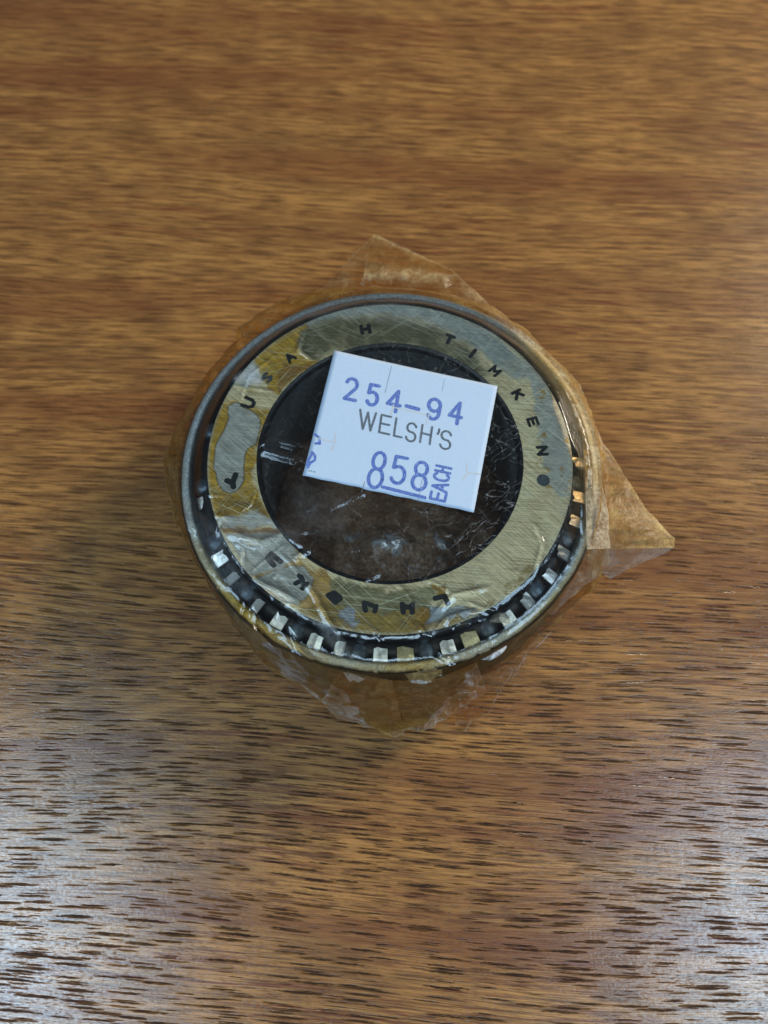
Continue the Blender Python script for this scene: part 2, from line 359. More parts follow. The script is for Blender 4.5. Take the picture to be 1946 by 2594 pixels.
GOLD = (.68, .39, .045); DGOLD = (.40, .23, .04); RUST = (.55, .27, .04); GREY = (.58, .57, .53); KHAKI = (.98, .78, .48)
OLIVE = (.22, .19, .11); PALE = (.72, .71, .68); ORNG = (.62, .36, .10)
def build_cone():
    nr, na = 56, 1300
    r = np.linspace(RB, RF, nr); a = np.linspace(0, 2 * np.pi, na, endpoint=False)
    A, RR = np.meshgrid(a, r, indexing='ij')
    X = RR * np.cos(A); Y = RR * np.sin(A); Z = np.full_like(X, ZF)
    V = np.stack([X, Y, Z], -1).reshape(-1, 3)
    i = np.arange(na)[:, None]; k = np.arange(nr - 1)[None, :]; j = (i + 1) % na
    F = np.stack([i * nr + k, i * nr + k + 1, j * nr + k + 1, j * nr + k], -1).reshape(-1, 4)
    o = obj('inner_ring_face', V, F.tolist(), M['face'], None)
    px, py = topx(V)
    jx = px + 30 * N1.fbm(px / 20, py / 20, 5); jy = py + 30 * N2.fbm(px / 20, py / 20, 5)
    base = np.array(KHAKI)[None, :] * (1 + .35 * N3.fbm(px / 60, py / 60, 3))[:, None]
    col = base.copy(); rel = np.zeros(len(V))
    def paint(k, pts, c, soft=2.0, edge=.0, jit=1.0, op=1.0):
        nonlocal col, rel
        pts = [zz(k, *q) for q in pts]
        qx = px + (jx - px) * jit; qy = py + (jy - py) * jit
        d = polysd(qx, qy, pts)
        m = sstep(-d, -soft * 1.3, soft * 1.3)[:, None] * op; m = m * (1 - np.clip(.9 * N3.fbm(px / 30 + 40, py / 30 + 9, 4), 0, .45))[:, None] if not edge else m
        cc = np.array(c)[None, :] * (1 + .5 * N4.fbm(px / 14, py / 14, 4))[:, None]
        col = col * (1 - m) + cc * m
        if edge:
            e = np.exp(-(d / 1.7) ** 2)[:, None] * edge
            col = col * (1 - e) + np.array((.06, .05, .03))[None, :] * e
            rel = np.maximum(rel, np.exp(-(d / 2.2) ** 2) * edge)
    # upper sector: grey film contact outside, dark olive inside
    paint(0, [(740, 800), (870, 755), (1000, 750), (1120, 775), (1260, 850), (1350, 950), (1300, 960), (1200, 880), (1090, 815), (960, 797), (860, 806), (760, 840)], (.44, .47, .45), 8, 0, .6)
    paint(0, [(762, 830), (850, 803), (1000, 796), (1110, 826), (1190, 880), (1245, 945), (1190, 965), (1100, 900), (1000, 880), (848, 890), (790, 925), (750, 880)], OLIVE, 10, 0, .6)
    paint(1, [(670, 950), (800, 830), (1040, 715), (1050, 740), (975, 840), (985, 920), (1110, 985), (940, 1115), (850, 1200), (760, 1160), (700, 1040)], GOLD, 2.5, .25)
    paint(1, [(880, 1010), (1090, 985), (940, 1110), (850, 1195), (830, 1080)], (.42, .21, .045), 3, 0)
    paint(1, [(500, 1140), (650, 950), (700, 1020), (730, 1110), (640, 1170), (540, 1160)], PALE, 6, 0)
    paint(1, [(600, 1060), (640, 1010), (690, 1080), (650, 1140)], (.62, .68, .74), 8, 0)
    paint(0, [(560, 1000), (600, 985), (700, 1003), (690, 1060), (655, 1120), (640, 1200), (660, 1270), (700, 1335), (560, 1350), (520, 1290), (495, 1180), (520, 1060)], GOLD, 4, .12)
    paint(0, [(540, 1250), (610, 1260), (680, 1290), (700, 1330), (620, 1300), (560, 1306)], DGOLD, 12, 0)
    paint(0, [(588, 985), (700, 1003), (690, 1050), (640, 1030), (600, 1015), (570, 1010)], KHAKI, 5, 0)
    paint(0, [(577, 1027), (595, 1019), (613, 1023), (617, 1034), (639, 1041), (660, 1063), (659, 1081), (650, 1124), (630, 1136), (620, 1154), (617, 1219), (604, 1240), (586, 1250), (566, 1243), (554, 1227), (541, 1183), (546, 1129), (565, 1095), (580, 1060)], GREY, 1.2, .8, .15)
    paint(0, [(548, 1310), (640, 1296), (705, 1325), (712, 1336), (560, 1338)], PALE, 6, 0)
    paint(0, [(556, 1334), (640, 1342), (706, 1338), (712, 1350), (640, 1352), (565, 1346)], (.42, .21, .03), 2, 0, .4)
    paint(0, [(575, 1350), (712, 1352), (745, 1385), (765, 1410), (706, 1447), (633, 1456), (600, 1400)], GREY, 3, 0, .5)
    paint(0, [(636, 1456), (706, 1440), (760, 1405), (790, 1400), (850, 1470), (850, 1560), (790, 1545), (745, 1540), (690, 1500)], ORNG, 3, 0, .7)
    paint(0, [(745, 1395), (790, 1392), (830, 1440), (800, 1450), (765, 1420)], KHAKI, 4, 0, .7)
    paint(0, [(640, 1468), (720, 1437), (770, 1432), (795, 1465), (785, 1500), (755, 1535), (700, 1515)], GREY, 1.5, .45, .4)
    # lower sector
    paint(0, [(840, 1470), (880, 1470), (1000, 1500), (1100, 1480), (1090, 1545), (1000, 1600), (900, 1590), (830, 1560)], (.30, .26, .13), 5, 0)
    paint(0, [(780, 1540), (850, 1530), (920, 1560), (1050, 1545), (1110, 1560), (1080, 1625), (900, 1622), (800, 1590)], (.40, .26, .06), 4, .15, 1.5)
    paint(6, [(1050, 240), (1160, 220), (1180, 330), (1070, 350)], (.42, .22, .03), 3, .3, 1.6)
    paint(6, [(620, 230), (700, 215), (720, 290), (690, 350), (620, 330)], (.34, .36, .42), 3, .3, 1.2)
    paint(6, [(1180, 60), (1250, 70), (1245, 150), (1170, 140)], (.40, .24, .05), 3, .3, 1.5)
    paint(6, [(1165, 195), (1290, 210), (1440, 200), (1480, 230), (1400, 280), (1300, 275), (1140, 320)], (.42, .45, .50), 2.5, .6, .8)
    paint(6, [(1200, 290), (1300, 270), (1420, 265), (1360, 330), (1230, 345)], (.46, .32, .12), 3, .3, 1.6)
    paint(0, [(760, 1530), (900, 1595), (1000, 1605), (1100, 1590), (1250, 1530), (1350, 1430), (1365, 1450), (1260, 1570), (1100, 1640), (900, 1640), (740, 1570)], (.45, .27, .06), 6, .2, 2.4, .75)
    # right sector: pale crust near the rim with orange specks
    paint(2, [(1060, 930), (1180, 1050), (1330, 1260), (1420, 1659), (1420, 1900), (1360, 1800), (1240, 1659), (1130, 1450), (1120, 1230), (1020, 1050)], (.60, .58, .52), 4, .0, 1.0)
    paint(10, [(20, 300), (110, 250), (280, 560), (330, 1000), (315, 1200), (225, 1205), (130, 1080), (90, 880), (30, 600)], (.60, .58, .52), 3, .0, 1.0)
    for (a_, b_, c_) in [(85, 300, 26), (80, 360, 24), (85, 700, 26), (80, 410, 16), (255, 970, 16), (230, 1000, 12), (290, 730, 22), (300, 800, 16), (318, 860, 14), (305, 1085, 16), (280, 1160, 18), (45, 940, 18), (120, 985, 20), (150, 1110, 16), (60, 890, 14), (40, 600, 14)]:
        paint(10, [(a_ - c_, b_), (a_ - .3 * c_, b_ - c_), (a_ + c_, b_ - .4 * c_), (a_ + .7 * c_, b_ + .8 * c_)], (.52, .30, .07), 1.5, 0, .9)
    th = np.arctan2(V[:, 1], V[:, 0]); rr = np.hypot(V[:, 0], V[:, 1])
    m = (sstep(rr, RF - .55, RF - .1) * .55)[:, None]; col = col * (1 - m) + np.array((.55, .52, .42)) * m
    cattr(o, 'stain', np.clip(col, .01, 1)); attr(o, 'relief', rel)
    return o

face = build_cone(); face.name = 'inner_ring'; face.parent = bearing
# bore wall, chamfers and rib of the inner ring, one blackened shell
pf = [(RB - .95, ZF - 1.0), (RB - 1.02, ZF - 1.6), (RB - 1.05, 14), (RB - 1.1, 3), (RB - .6, 1.2), (RB + .2, .9), (29.0, .9)]
V, F = lathe(pf, 256); obj('bore', V, F, M['borewall'], face)
pf = [(RB, ZF - .005), (RB - .35, ZF - .10), (RB - .75, ZF - .42), (RB - .95, ZF - .95), (RB - .95, ZF - 1.0)]
V, F = lathe(pf, 256); obj('bore_chamfer', V, F, M['blackened'], face)
pf = [(29.0, .9), (29.6, 2), (30.2, 16.5), (31.2, 18.5), (RF - .2, 19.3), (RF + .12, 20.5), (RF + .22, ZF - .9), (RF + .14, ZF - .3), (RF, ZF - .005)]
V, F = lathe(pf, 256); obj('rib', V, F, M['blackened'], face)
# outer ring
def build_cup():
    pf = [(35.45, ZL - 2.6), (35.9, ZL - .7), (36.15, ZL - .30), (36.35, ZL - .04), (36.6, ZL), (37.1, ZL), (37.4, ZL - .08), (37.8, ZL - .40), (38.0, ZL - .8), (38.0, ZL - 1.05), (38.0, 12), (38.0, 3.0), (37.6, 2.3), (33.5, 2.3), (34.0, 8), (35.0, 16)]
    n = 720; V, F = lathe(pf, n, True)
    V = np.array(V); th = np.degrees(np.arctan2(V[:, 0], -V[:, 1]))       # 0 = nearest, clockwise negative (left)
    rr0 = np.hypot(V[:, 0], V[:, 1]); kk = 1 + np.where((V[:, 2] > ZL - 2) & (rr0 > 36.8), .010 * N2.fbm(th / 3.5 + 50, th * 0, 4) * np.exp(-((th + 5) / 55) ** 2) * 2, 0); V[:, 0] *= kk; V[:, 1] *= kk
    V[:, 2] += np.where(V[:, 2] > ZL - .5, .08 * N1.fbm(th / 2.2 + 50, th * 0, 3), 0)
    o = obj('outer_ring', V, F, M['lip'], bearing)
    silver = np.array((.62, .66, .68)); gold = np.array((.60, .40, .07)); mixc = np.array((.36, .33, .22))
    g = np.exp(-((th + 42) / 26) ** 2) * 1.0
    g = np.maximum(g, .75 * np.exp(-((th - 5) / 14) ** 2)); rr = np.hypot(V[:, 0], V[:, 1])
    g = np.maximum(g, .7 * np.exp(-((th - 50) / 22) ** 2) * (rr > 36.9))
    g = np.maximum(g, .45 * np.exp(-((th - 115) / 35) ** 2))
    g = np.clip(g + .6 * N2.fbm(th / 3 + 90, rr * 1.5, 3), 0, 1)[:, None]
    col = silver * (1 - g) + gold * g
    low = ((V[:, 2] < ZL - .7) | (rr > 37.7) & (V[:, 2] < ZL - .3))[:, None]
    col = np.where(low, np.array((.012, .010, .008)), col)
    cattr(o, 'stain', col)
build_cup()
# cage ring, dark and greasy, behind the rollers
pf = [(32.45, 18.2), (32.5, 19.9), (33.0, 20.15), (34.2, 19.7), (34.9, 19.0), (35.5, 18.4), (35.5, 17.4), (32.4, 17.4)]
V, F = lathe(pf, 380, True); V = np.array(V); V[:, 2] += .25 * N3.fbm(V[:, 0] * .8 + 60, V[:, 1] * .8 + 60, 3)
obj('cage', V, F, M['grease'], bearing)
# rollers: large ends in view
NR = 19
def roller_mesh():
    pf = [(0, .62), (.5, .60), (1.0, .55), (1.5, .42), (2.0, .20), (2.3, -.1), (2.38, -.5), (2.0, -12), (0, -12)]
    V, F = lathe(pf, 20); V = np.array(V); V[:, 0] *= .74          # seen between rib and outer ring
    return mesh('roller', V, F)
rm = roller_mesh(); rm.materials.append(M['roller'])
def tab_mesh(seed):
    r_ = random.Random(seed); V = []; n = 3; tl = r_.uniform(-.9, .9)
    for i in range(n + 1):
        u = i / n
        r0 = 33.5 + r_.uniform(-.25, .35); r1 = 36.0 + r_.uniform(-.25, .1)
        da = (u - .5) * R(4.0 + r_.uniform(-1.2, 1.0))
        for k, rr in enumerate((r0, (r0 + r1) / 2, r1)):
            V.append((rr * math.sin(da), -rr * math.cos(da), (.25, .0, -.35)[k] + tl * (u - .5) + r_.uniform(-.08, .08)))
    F = [(i * 3 + k, i * 3 + k + 1, i * 3 + k + 4, i * 3 + k + 3) for i in range(n) for k in range(2)]
    m = len(V); V += [(x, y, z - .5) for x, y, z in V]
    F += [(a + m, d + m, c + m, b + m) for a, b, c, d in F]
    rim = [0, 1, 2, 5, 8, 11, 10, 9, 6, 3]
    for q in range(10): a, b = rim[q], rim[(q + 1) % 10]; F.append((a, b, b + m, a + m))
    return mesh('raceway_gap', V, F, False)
tms = [tab_mesh(s) for s in range(5)]; tmg = [tab_mesh(s + 9) for s in range(2)]
for m_ in tms: m_.materials.append(M['bright'])
for m_ in tmg: m_.materials.append(M['goldish'])
for k in range(NR):
    deg = 10.2 + k * 360 / NR                      # measured from the nearest point, towards the right of the photo
    a = R(deg)
    o = link('roller', rm, None, bearing)
    o.location = Vector((34.1 * math.sin(a), -34.1 * math.cos(a), 19.45)) * MM
    o.rotation_euler = (R(9), 0, a)
    for s in (-1, 1):
        dg = deg + s * 5.8 + random.uniform(-.5, .5)
        hid = 95 < dg % 360 < 300                   # upper half: most pieces left out, the rest set deeper
        if hid and random.random() < .75: continue
        gld = abs((dg % 360) - 23.7) < 2 or abs((dg % 360) - 4) < 2
        t_ = link('polished_edge', random.choice(tmg if gld else tms), None, bearing)
        t_.location = (0, 0, (20.8 - (1.5 if hid else 0)) * MM); t_.rotation_euler = (0, 0, R(dg))

# stamped characters: thick rounded strokes cut in the face and blackened
def stamp_lines(ch, cx, cy, hgt=1.45, wid=1.25):
    c = at(cx, cy, ZF)[:2]; out = c / np.linalg.norm(c); tan = np.array((out[1], -out[0]))      # clockwise, tops outward
    return [[tuple(c + tan * (x - .5) * wid + out * (.5 - y) * hgt) for x, y in ln] for ln in GS[ch]]
GS = {'T': [[(0, 0), (1, 0)], [(.5, 0), (.5, 1)]], 'I': [[(.5, 0), (.5, 1)]], 'M': [[(0, 1), (0, 0), (.5, .62), (1, 0), (1, 1)]],
      'K': [[(.05, 0), (.05, 1)], [(.95, 0), (.1, .55)], [(.3, .45), (1, 1)]], 'E': [[(1, 0), (.05, 0), (.05, 1), (1, 1)], [(.05, .5), (.85, .5)]],
      'N': [[(0, 1), (0, 0), (1, 1), (1, 0)]], 'U': [[(0, 0), (.04, .7), (.3, 1), (.7, 1), (.96, .7), (1, 0)]], 'H': [[(0, 0), (0, 1)], [(1, 0), (1, 1)], [(0, .5), (1, .5)]],
      'A': [[(0, 1), (.5, 0), (1, 1)], [(.22, .62), (.78, .62)]], 'S': [[(.95, .1), (.5, 0), (.08, .2), (.5, .48), (.95, .75), (.5, 1), (.05, .9)]]}
def stroke_mesh(name, lines, z, wd, k, mat, parent, px=True, zf=None, thick=.03, seg=8):
    V = []; F = []; cut = []
    for ln in lines:
        cur = [ln[0]]
        for q in range(1, len(ln)):
            cur.append(ln[q])
            if q < len(ln) - 1:
                a0 = math.atan2(ln[q][1] - ln[q-1][1], ln[q][0] - ln[q-1][0]); a1 = math.atan2(ln[q+1][1] - ln[q][1], ln[q+1][0] - ln[q][0])
                if abs((a1 - a0 + math.pi) % (2 * math.pi) - math.pi) > R(50): cut.append(cur); cur = [ln[q]]
        cut.append(cur)
    for li, ln in enumerate(cut):
        pts = [np.array(at(*zz(k, *q), z)) if px else np.array((q[0], q[1], z)) for q in ln]
        lift = .003 * li
        out = []
        for q in range(len(pts)):
            a = pts[max(q - 1, 0)]; b = pts[min(q + 1, len(pts) - 1)]
            d = (b - a)[:2]; L = np.linalg.norm(d) + 1e-9; d = d / L; nn = np.array((-d[1], d[0]))
            out.append((pts[q][:2], d, nn))
        h = wd / 2
        left = [p + nn * h for p, d, nn in out]; right = [p - nn * h for p, d, nn in out]
        p, d, nn = out[-1]; capE = [p + nn * h * math.cos(t) + d * h * math.sin(t) for t in np.linspace(0, math.pi, seg)[1:-1]]
        p, d, nn = out[0]; capS = [p - nn * h * math.cos(t) - d * h * math.sin(t) for t in np.linspace(0, math.pi, seg)[1:-1]]
        base = len(V)
        nL = len(left)
        for p in left: V.append((*p,))
        for p in right: V.append((*p,))
        for q in range(nL - 1): F.append((base + q, base + nL + q, base + nL + q + 1, base + q + 1))
        b2 = len(V)
        for p in capE: V.append((*p,))
        F.append([base + nL - 1] + [b2 + q for q in range(len(capE))][::1] + [base + 2 * nL - 1])
        b3 = len(V)
        for p in capS: V.append((*p,))
        F.append([base + nL] + [b3 + q for q in range(len(capS))] + [base])
        for q in range(base, len(V)):
            x, y = V[q][0], V[q][1]
            V[q] = (x, y, (zf(x, y) if zf else z) + thick + lift)
    return obj(name, V, F, mat, parent, False)
SC = [('letter', 2, [[(488, 803), (520, 825)], [(520, 825), (567, 836)], [(520, 825), (508, 865)]], .58, 's'),
      ('letter', 2, [[(697, 903), (672, 948)]], .66, 's'),
      ('letter', 2, [[(788, 1032), (825, 1000), (850, 1060)], [(835, 1050), (895, 1058), (858, 1095)]], .52, 's'),
      ('letter', 2, [[(948, 1190), (995, 1207)], [(1012, 1175), (990, 1215)], [(990, 1215), (1042, 1225)], [(985, 1215), (1002, 1257)]], .56, 's'),
      ('letter', 2, [[(1068, 1370), (1088, 1442)], [(1085, 1368), (1118, 1364), (1142, 1420)], [(1085, 1400), (1130, 1398)], [(1095, 1442), (1140, 1416)]], .62, 's'),
      ('letter', 2, [[(1125, 1580), (1192, 1575), (1140, 1642), (1207, 1640)]], .56, 's'),
      ('letter', 1, [[(1425, 735), (1425, 783)], [(1485, 728), (1485, 783)], [(1425, 762), (1485, 755)]], .80, 's'),
      ('letter', 1, [[(885, 955), (925, 938), (970, 948)], [(895, 960), (915, 988), (952, 955)]], .46, 's'),
      ('letter', 1, [[(735, 1078), (795, 1068)], [(735, 1108), (795, 1098)], [(750, 1132), (778, 1130)]], .62, 'w'),
      ('letter', 1, [[(625, 1235), (660, 1245), (678, 1278), (650, 1312), (590, 1300)]], .62, 's'),
      ('numeral', 3, [[(600, 285), (578, 342)], [(540, 325), (580, 342)], [(578, 335), (585, 368)]], .88, 's'),
      ('numeral', 3, [[(825, 868), (850, 838)], [(825, 868), (868, 918)], [(850, 842), (915, 892)]], .80, 's'),
      ('numeral', 3, [[(1045, 992), (1060, 1010)], [(1020, 1045), (1060, 1025)], [(1060, 1000), (1075, 1045)], [(1068, 1080), (1098, 1048)]], .72, 's'),
      ('numeral', 3, [[(1248, 1128), (1290, 1110), (1330, 1140)], [(1250, 1130), (1300, 1178), (1335, 1150)], [(1270, 1130), (1310, 1145)]], .72, 's'),
      ('numeral', 3, [[(1500, 1180), (1510, 1235)], [(1515, 1185), (1560, 1200)], [(1585, 1205), (1575, 1240)]], .72, 's'),
      ('numeral', 4, [[(330, 1190), (337, 1247)], [(400, 1195), (400, 1247)], [(335, 1208), (400, 1215)]], .78, 's'),
      ('numeral', 4, [[(560, 1150), (620, 1135)], [(625, 1135), (650, 1185)]], .78, 's'),
      ('dot', 4, [[(1316, 321), (1319, 323)]], 2.25, 'w')]
for nm, k, ls, wd, m_ in SC:
    if nm == 'letter': continue
    stroke_mesh(nm, ls, ZF, wd * (1.18 if nm != 'dot' else 1), k, M['stamp' if m_ == 's' else 'stamp_worn'], bearing, seg=12)
for ch, cx, cy, wd, m_ in [('T', 1138, 860, .58, 's'), ('I', 1198, 895, .64, 's'), ('M', 1254, 940, .47, 's'), ('K', 1312, 999, .52, 's'), ('E', 1350, 1068, .46, 's'), ('N', 1374, 1142, .50, 's'),
                           ('H', 926, 834, .62, 's'), ('A', 735, 906, .48, 's'), ('S', 677, 957, .50, 'w'), ('U', 630, 1021, .58, 's')]:
    stroke_mesh('letter', stamp_lines(ch, cx, cy, *((1.9, 1.7) if ch == 'U' else (1.6, 1.42))), ZF, wd * 1.22, 0, M['stamp' if m_ == 's' else 'stamp_worn'], bearing, px=False, seg=12)

# ------------------------------------------------------------------ plastic wrap
wrap = bpy.data.objects.new('plastic_wrap', None); C.objects.link(wrap)
tag(wrap, 'clear yellowed plastic wrap crumpled around the roller bearing with folded corners', 'wrap')
def film_attrs(o, haze, amber, craze=None):
    attr(o, 'haze', haze); attr(o, 'amber', amber)
    attr(o, 'craze', craze if craze is not None else np.zeros(len(haze)))
CR = [  # ridges of the upper film: zoom, points, height mm, width mm
    (3, [(470, 640), (640, 730), (790, 770), (950, 700), (1150, 668), (1350, 650)], .62, 1.0),
    (3, [(640, 975), (760, 1050), (900, 1110), (1055, 1195)], .50, .80),
    (3, [(1005, 885), (1060, 850), (1135, 792)], .42, .70),
    (3, [(1030, 960), (1150, 1130), (1260, 1330), (1360, 1560)], .24, .6),
    (3, [(690, 985), (960, 765)], .16, .28), (3, [(780, 740), (980, 900), (1090, 1080)], .12, .3),
    (3, [(380, 640), (420, 880), (560, 1010)], .5, .9),
    (3, [(1000, 560), (1200, 480), (1420, 440)], .35, .9),
    (3, [(690, 1080), (680, 1300), (760, 1500)], .5, .8),
    (1, [(680, 1575), (850, 1545), (1060, 1590)], .62, 1.05), (1, [(690, 1590), (850, 1640), (1060, 1690)], .6, 1.0),
    (1, [(390, 1070), (430, 1130)], .4, .5), (1, [(500, 1150), (860, 1200)], .12, .3),
    (4, [(560, 1400), (640, 1290), (800, 1245), (920, 1250)], .35, .5), (4, [(700, 1400), (860, 1330), (1010, 1290)], .3, .6),
    (7, [(600, 60), (650, 260), (740, 430), (770, 720)], .5, .7), (7, [(760, 370), (785, 700), (790, 960)], .45, .5),
    (8, [(100, 760), (330, 640)], .2, .6), (11, [(540, 885), (620, 845), (700, 812)], .35, .7), (11, [(430, 945), (490, 985), (560, 1010)], .3, .55), (11, [(200, 940), (212, 1030), (262, 1095)], .4, .6),
    (11, [(500, 330), (478, 395), (525, 425)], .25, .5), (11, [(885, 1195), (945, 1135), (1065, 1108)], .35, .55), (11, [(255, 865), (205, 1000), (240, 1090)], .3, .5), (11, [(600, 1010), (680, 985), (800, 1000)], .4, .7),
    (11, [(870, 1230), (900, 1300), (960, 1330)], .4, .6), (11, [(420, 1180), (470, 1290), (560, 1360)], .4, .6), (11, [(120, 880), (180, 940), (220, 1060)], .35, .7), (11, [(300, 560), (330, 470), (420, 400)], .15, .4),
    (11, [(140, 850), (200, 890), (290, 905)], .3, .5), (11, [(1180, 900), (1215, 980), (1190, 1080)], .2, .5), (2, [(1250, 1180), (1330, 1400), (1400, 1659)], .5, .7),
]
_r = random.Random(5)
for q_ in range(16):
    a_ = R(_r.uniform(195, 300)); r_0 = _r.uniform(22, 33); ln_ = _r.uniform(3, 8); d_ = a_ + _r.uniform(-.9, .9) + (math.pi / 2 if q_ % 2 else 0)
    p0 = np.array((r_0 * math.cos(a_), r_0 * math.sin(a_), 25.2)); p1 = p0 + np.array((ln_ * math.cos(d_), ln_ * math.sin(d_), 0)); pm_ = (p0 + p1) / 2 + np.array((_r.uniform(-.8, .8), _r.uniform(-.8, .8), 0))
    X_, Y_ = topx(np.array([p0, pm_, p1])); CR.append((0, list(zip(X_, Y_)), _r.uniform(.12, .28), _r.uniform(.22, .4)))
CRM = [([tuple(at(*zz(k, *q), 25.2)[:2]) for q in pts], h, wd) for k, pts, h, wd in CR]
def top_z(x, y):
    r = np.hypot(x, y)
    z = np.where(r < RF - .3, 25.16, 25.16 - (25.16 - 21.95) * sstep(r, RF - .3, 36.6))
    z = z - .5 * sstep(RB - 1 - r, 0, 14) * sstep(-y, -6, 14)
    bulk = np.zeros_like(x)
    for pts, h, wd in CRM:
        d, t = segdist(x, y, pts)
        taper = np.clip(np.minimum(t, 1 - t) * 5, .15, 1)
        bulk = np.maximum(bulk, h * taper * np.exp(-(d / wd) ** 2))
    gap = sstep(r, RF - .2, RF + 1.2) * (1 - sstep(r, 36.5, 37.5))
    a = np.arctan2(y, x)
    z = z + gap * (.36 * N1.fbm(a * 16 + 80, r * .35, 3) + .15)
    z = z + (.10 + .0 * r) * (N2.fbm(x * .22 + 40, y * .22 + 40, 3) + .3)
    z = z + .35 * sstep(-y - x * .5, 10, 25) * (N3.fbm(x * .35 + 40, y * .35 + 40, 4) + .22)
    return z + bulk
def build_top_film():
    na = 900; r = np.concatenate([np.linspace(.001, 22, 80), np.linspace(22.2, 38.15, 80)]); nr = len(r)
    a = np.linspace(0, 2 * np.pi, na, endpoint=False); A, RR = np.meshgrid(a, r, indexing='ij')
    X = (RR * np.cos(A)).ravel(); Y = (RR * np.sin(A)).ravel(); Z = top_z(X, Y)
    i = np.arange(na)[:, None]; k = np.arange(nr - 1)[None, :]; j = (i + 1) % na
    F = np.stack([i * nr + k, i * nr + k + 1, j * nr + k + 1, j * nr + k], -1).reshape(-1, 4)
    V = np.stack([X, Y, Z], 1)
    o = obj('cover_film', V, F.tolist(), M['film'], wrap)
    px, py = topx(V); R_ = np.hypot(X, Y)
    hz = np.full(len(V), .005); am = np.full(len(V), .04)
    for k_, pts, h, s_ in [(0, [(560, 1335), (740, 1345), (720, 1440), (640, 1450), (600, 1400)], .08, 40), (0, [(790, 795), (1000, 770), (1250, 850), (1150, 830), (900, 800)], .08, 22),
                           (0, [(930, 800), (1260, 830), (1330, 960), (1200, 900)], .02, 40), (1, [(560, 1100), (660, 1040), (700, 1120)], .35, 18),
                           (0, [(500, 1310), (560, 1480), (620, 1500), (560, 1360)], .10, 30), (0, [(760, 1240), (880, 1270), (860, 1340), (760, 1330)], .04, 40),
                           (3, [(1150, 1300), (1330, 1540), (1420, 1560), (1280, 1350)], .16, 12)]:
        d = polysd(px, py, [zz(k_, *q) for q in pts]); hz = np.maximum(hz, h * sstep(-d, -s_, s_ * .3))
    for pts, h, wd in CRM:
        d, t = segdist(X, Y, pts); hz = np.maximum(hz, min(.05, .04 * h / wd) * np.exp(-(d / wd / .45) ** 2))
    rightg = sstep(X, 18, 30) * sstep(R_, RF - 1, RF + 1) * sstep(Y, -22, 0)
    am = np.maximum(am, .75 * rightg); hz = np.maximum(hz, .50 * rightg * sstep(R_, 36.3, 36.9)); hz = np.maximum(hz, .05 * rightg)
    am = np.maximum(am, .35 * sstep(-Y, 20, 34) * sstep(R_, 31, 37))
    craze = sstep(X + .4 * Y, -14, 12) * .9 + .25
    craze = craze * np.where(R_ > RF + .5, .25, 1) * np.where((R_ > RB) & (R_ < RF), .22, 1)
    craze = craze * (1 - .5 * sstep(Y, 0, 12))
    film_attrs(o, hz, am, craze)
build_top_film()

def resample(pts, n):
    P = np.array(pts, float); L = np.concatenate([[0], np.cumsum(np.linalg.norm(np.diff(P, axis=0), axis=1))]); L /= L[-1]
    t = np.linspace(0, 1, n); return np.stack([np.interp(t, L, P[:, k]) for k in range(P.shape[1])], 1)
def loft(name, rails, n, m, mat, haze=.1, amber=.6, rough=.4, freq=.25, fine=.08, seed=0, closed=False, edge_keep=False, hazef=None):
    """sheet through several 3-D rails (lists of points); crumpled by noise along its normal"""
    P = np.stack([resample(r_, n) for r_ in rails])          # rails x n x 3
    _u = np.linspace(0, 1, n) * 6
    for q in range(1, len(rails)):
        P[q, :, 0] += .9 * N2.fbm(_u + seed, _u * 0 + q * 7.3, 4); P[q, :, 1] += .9 * N3.fbm(_u + seed, _u * 0 + q * 5.1, 4)
    K = len(rails); ts = np.linspace(0, K - 1, m)
    G = np.zeros((m, n, 3))
    for q, t in enumerate(ts):
        a = min(int(t), K - 2); f = t - a; G[q] = P[a] * (1 - f) + P[a + 1] * f
    du = np.gradient(G, axis=1); dv = np.gradient(G, axis=0); nn = np.cross(du, dv); nn /= (np.linalg.norm(nn, axis=2, keepdims=True) + 1e-9)
    X, Y, Z = G[..., 0], G[..., 1], G[..., 2]
    u = X * freq + 37 + seed * 5.3; v = (Y + Z * .7) * freq + 11 + seed * 3.1
    ridg = np.abs(N1.fbm(u, v, 3)) * 2 - .25
    disp = rough * ridg + .35 * fine * N3.fbm(u * 5, v * 5, 3)
    fade = np.ones((m, 1))
    if not edge_keep: fade = np.clip(np.minimum(np.arange(m) / (m * .15) + .1, 1), 0, 1)[:, None]
    G = G + nn * (disp * fade)[..., None]
    G[..., 2] = np.maximum(G[..., 2], .12)
    V = G.reshape(-1, 3); F = []
    for q in range(m - 1):
        for p in range(n - 1 if not closed else n):
            p2 = (p + 1) % n
            F.append((q * n + p, q * n + p2, (q + 1) * n + p2, (q + 1) * n + p))
    o = obj(name, V, F, mat, wrap)
    vv = np.repeat(np.linspace(0, 1, m), n); uu = np.tile(np.linspace(0, 1, n), m)
    h = np.full(len(V), haze) if hazef is None else hazef(uu, vv)
    ridge = np.clip(ridg.reshape(-1) * 2.0, 0, 1)
    h = np.clip(h * (.6 + 1.2 * ridge) + .22 * np.clip((vv - .955) / .045, 0, 1) + .12 * np.clip((np.abs(uu - .5) - .482) / .018, 0, 1), 0, .95)
    film_attrs(o, h, np.full(len(V), amber) if np.isscalar(amber) else amber(uu, vv))
    return o
def P3(k, pts, z):
    if np.isscalar(z): z = [z] * len(pts)
    return [tuple(at(*zz(k, *q), z_)) for q, z_ in zip(pts, z)]

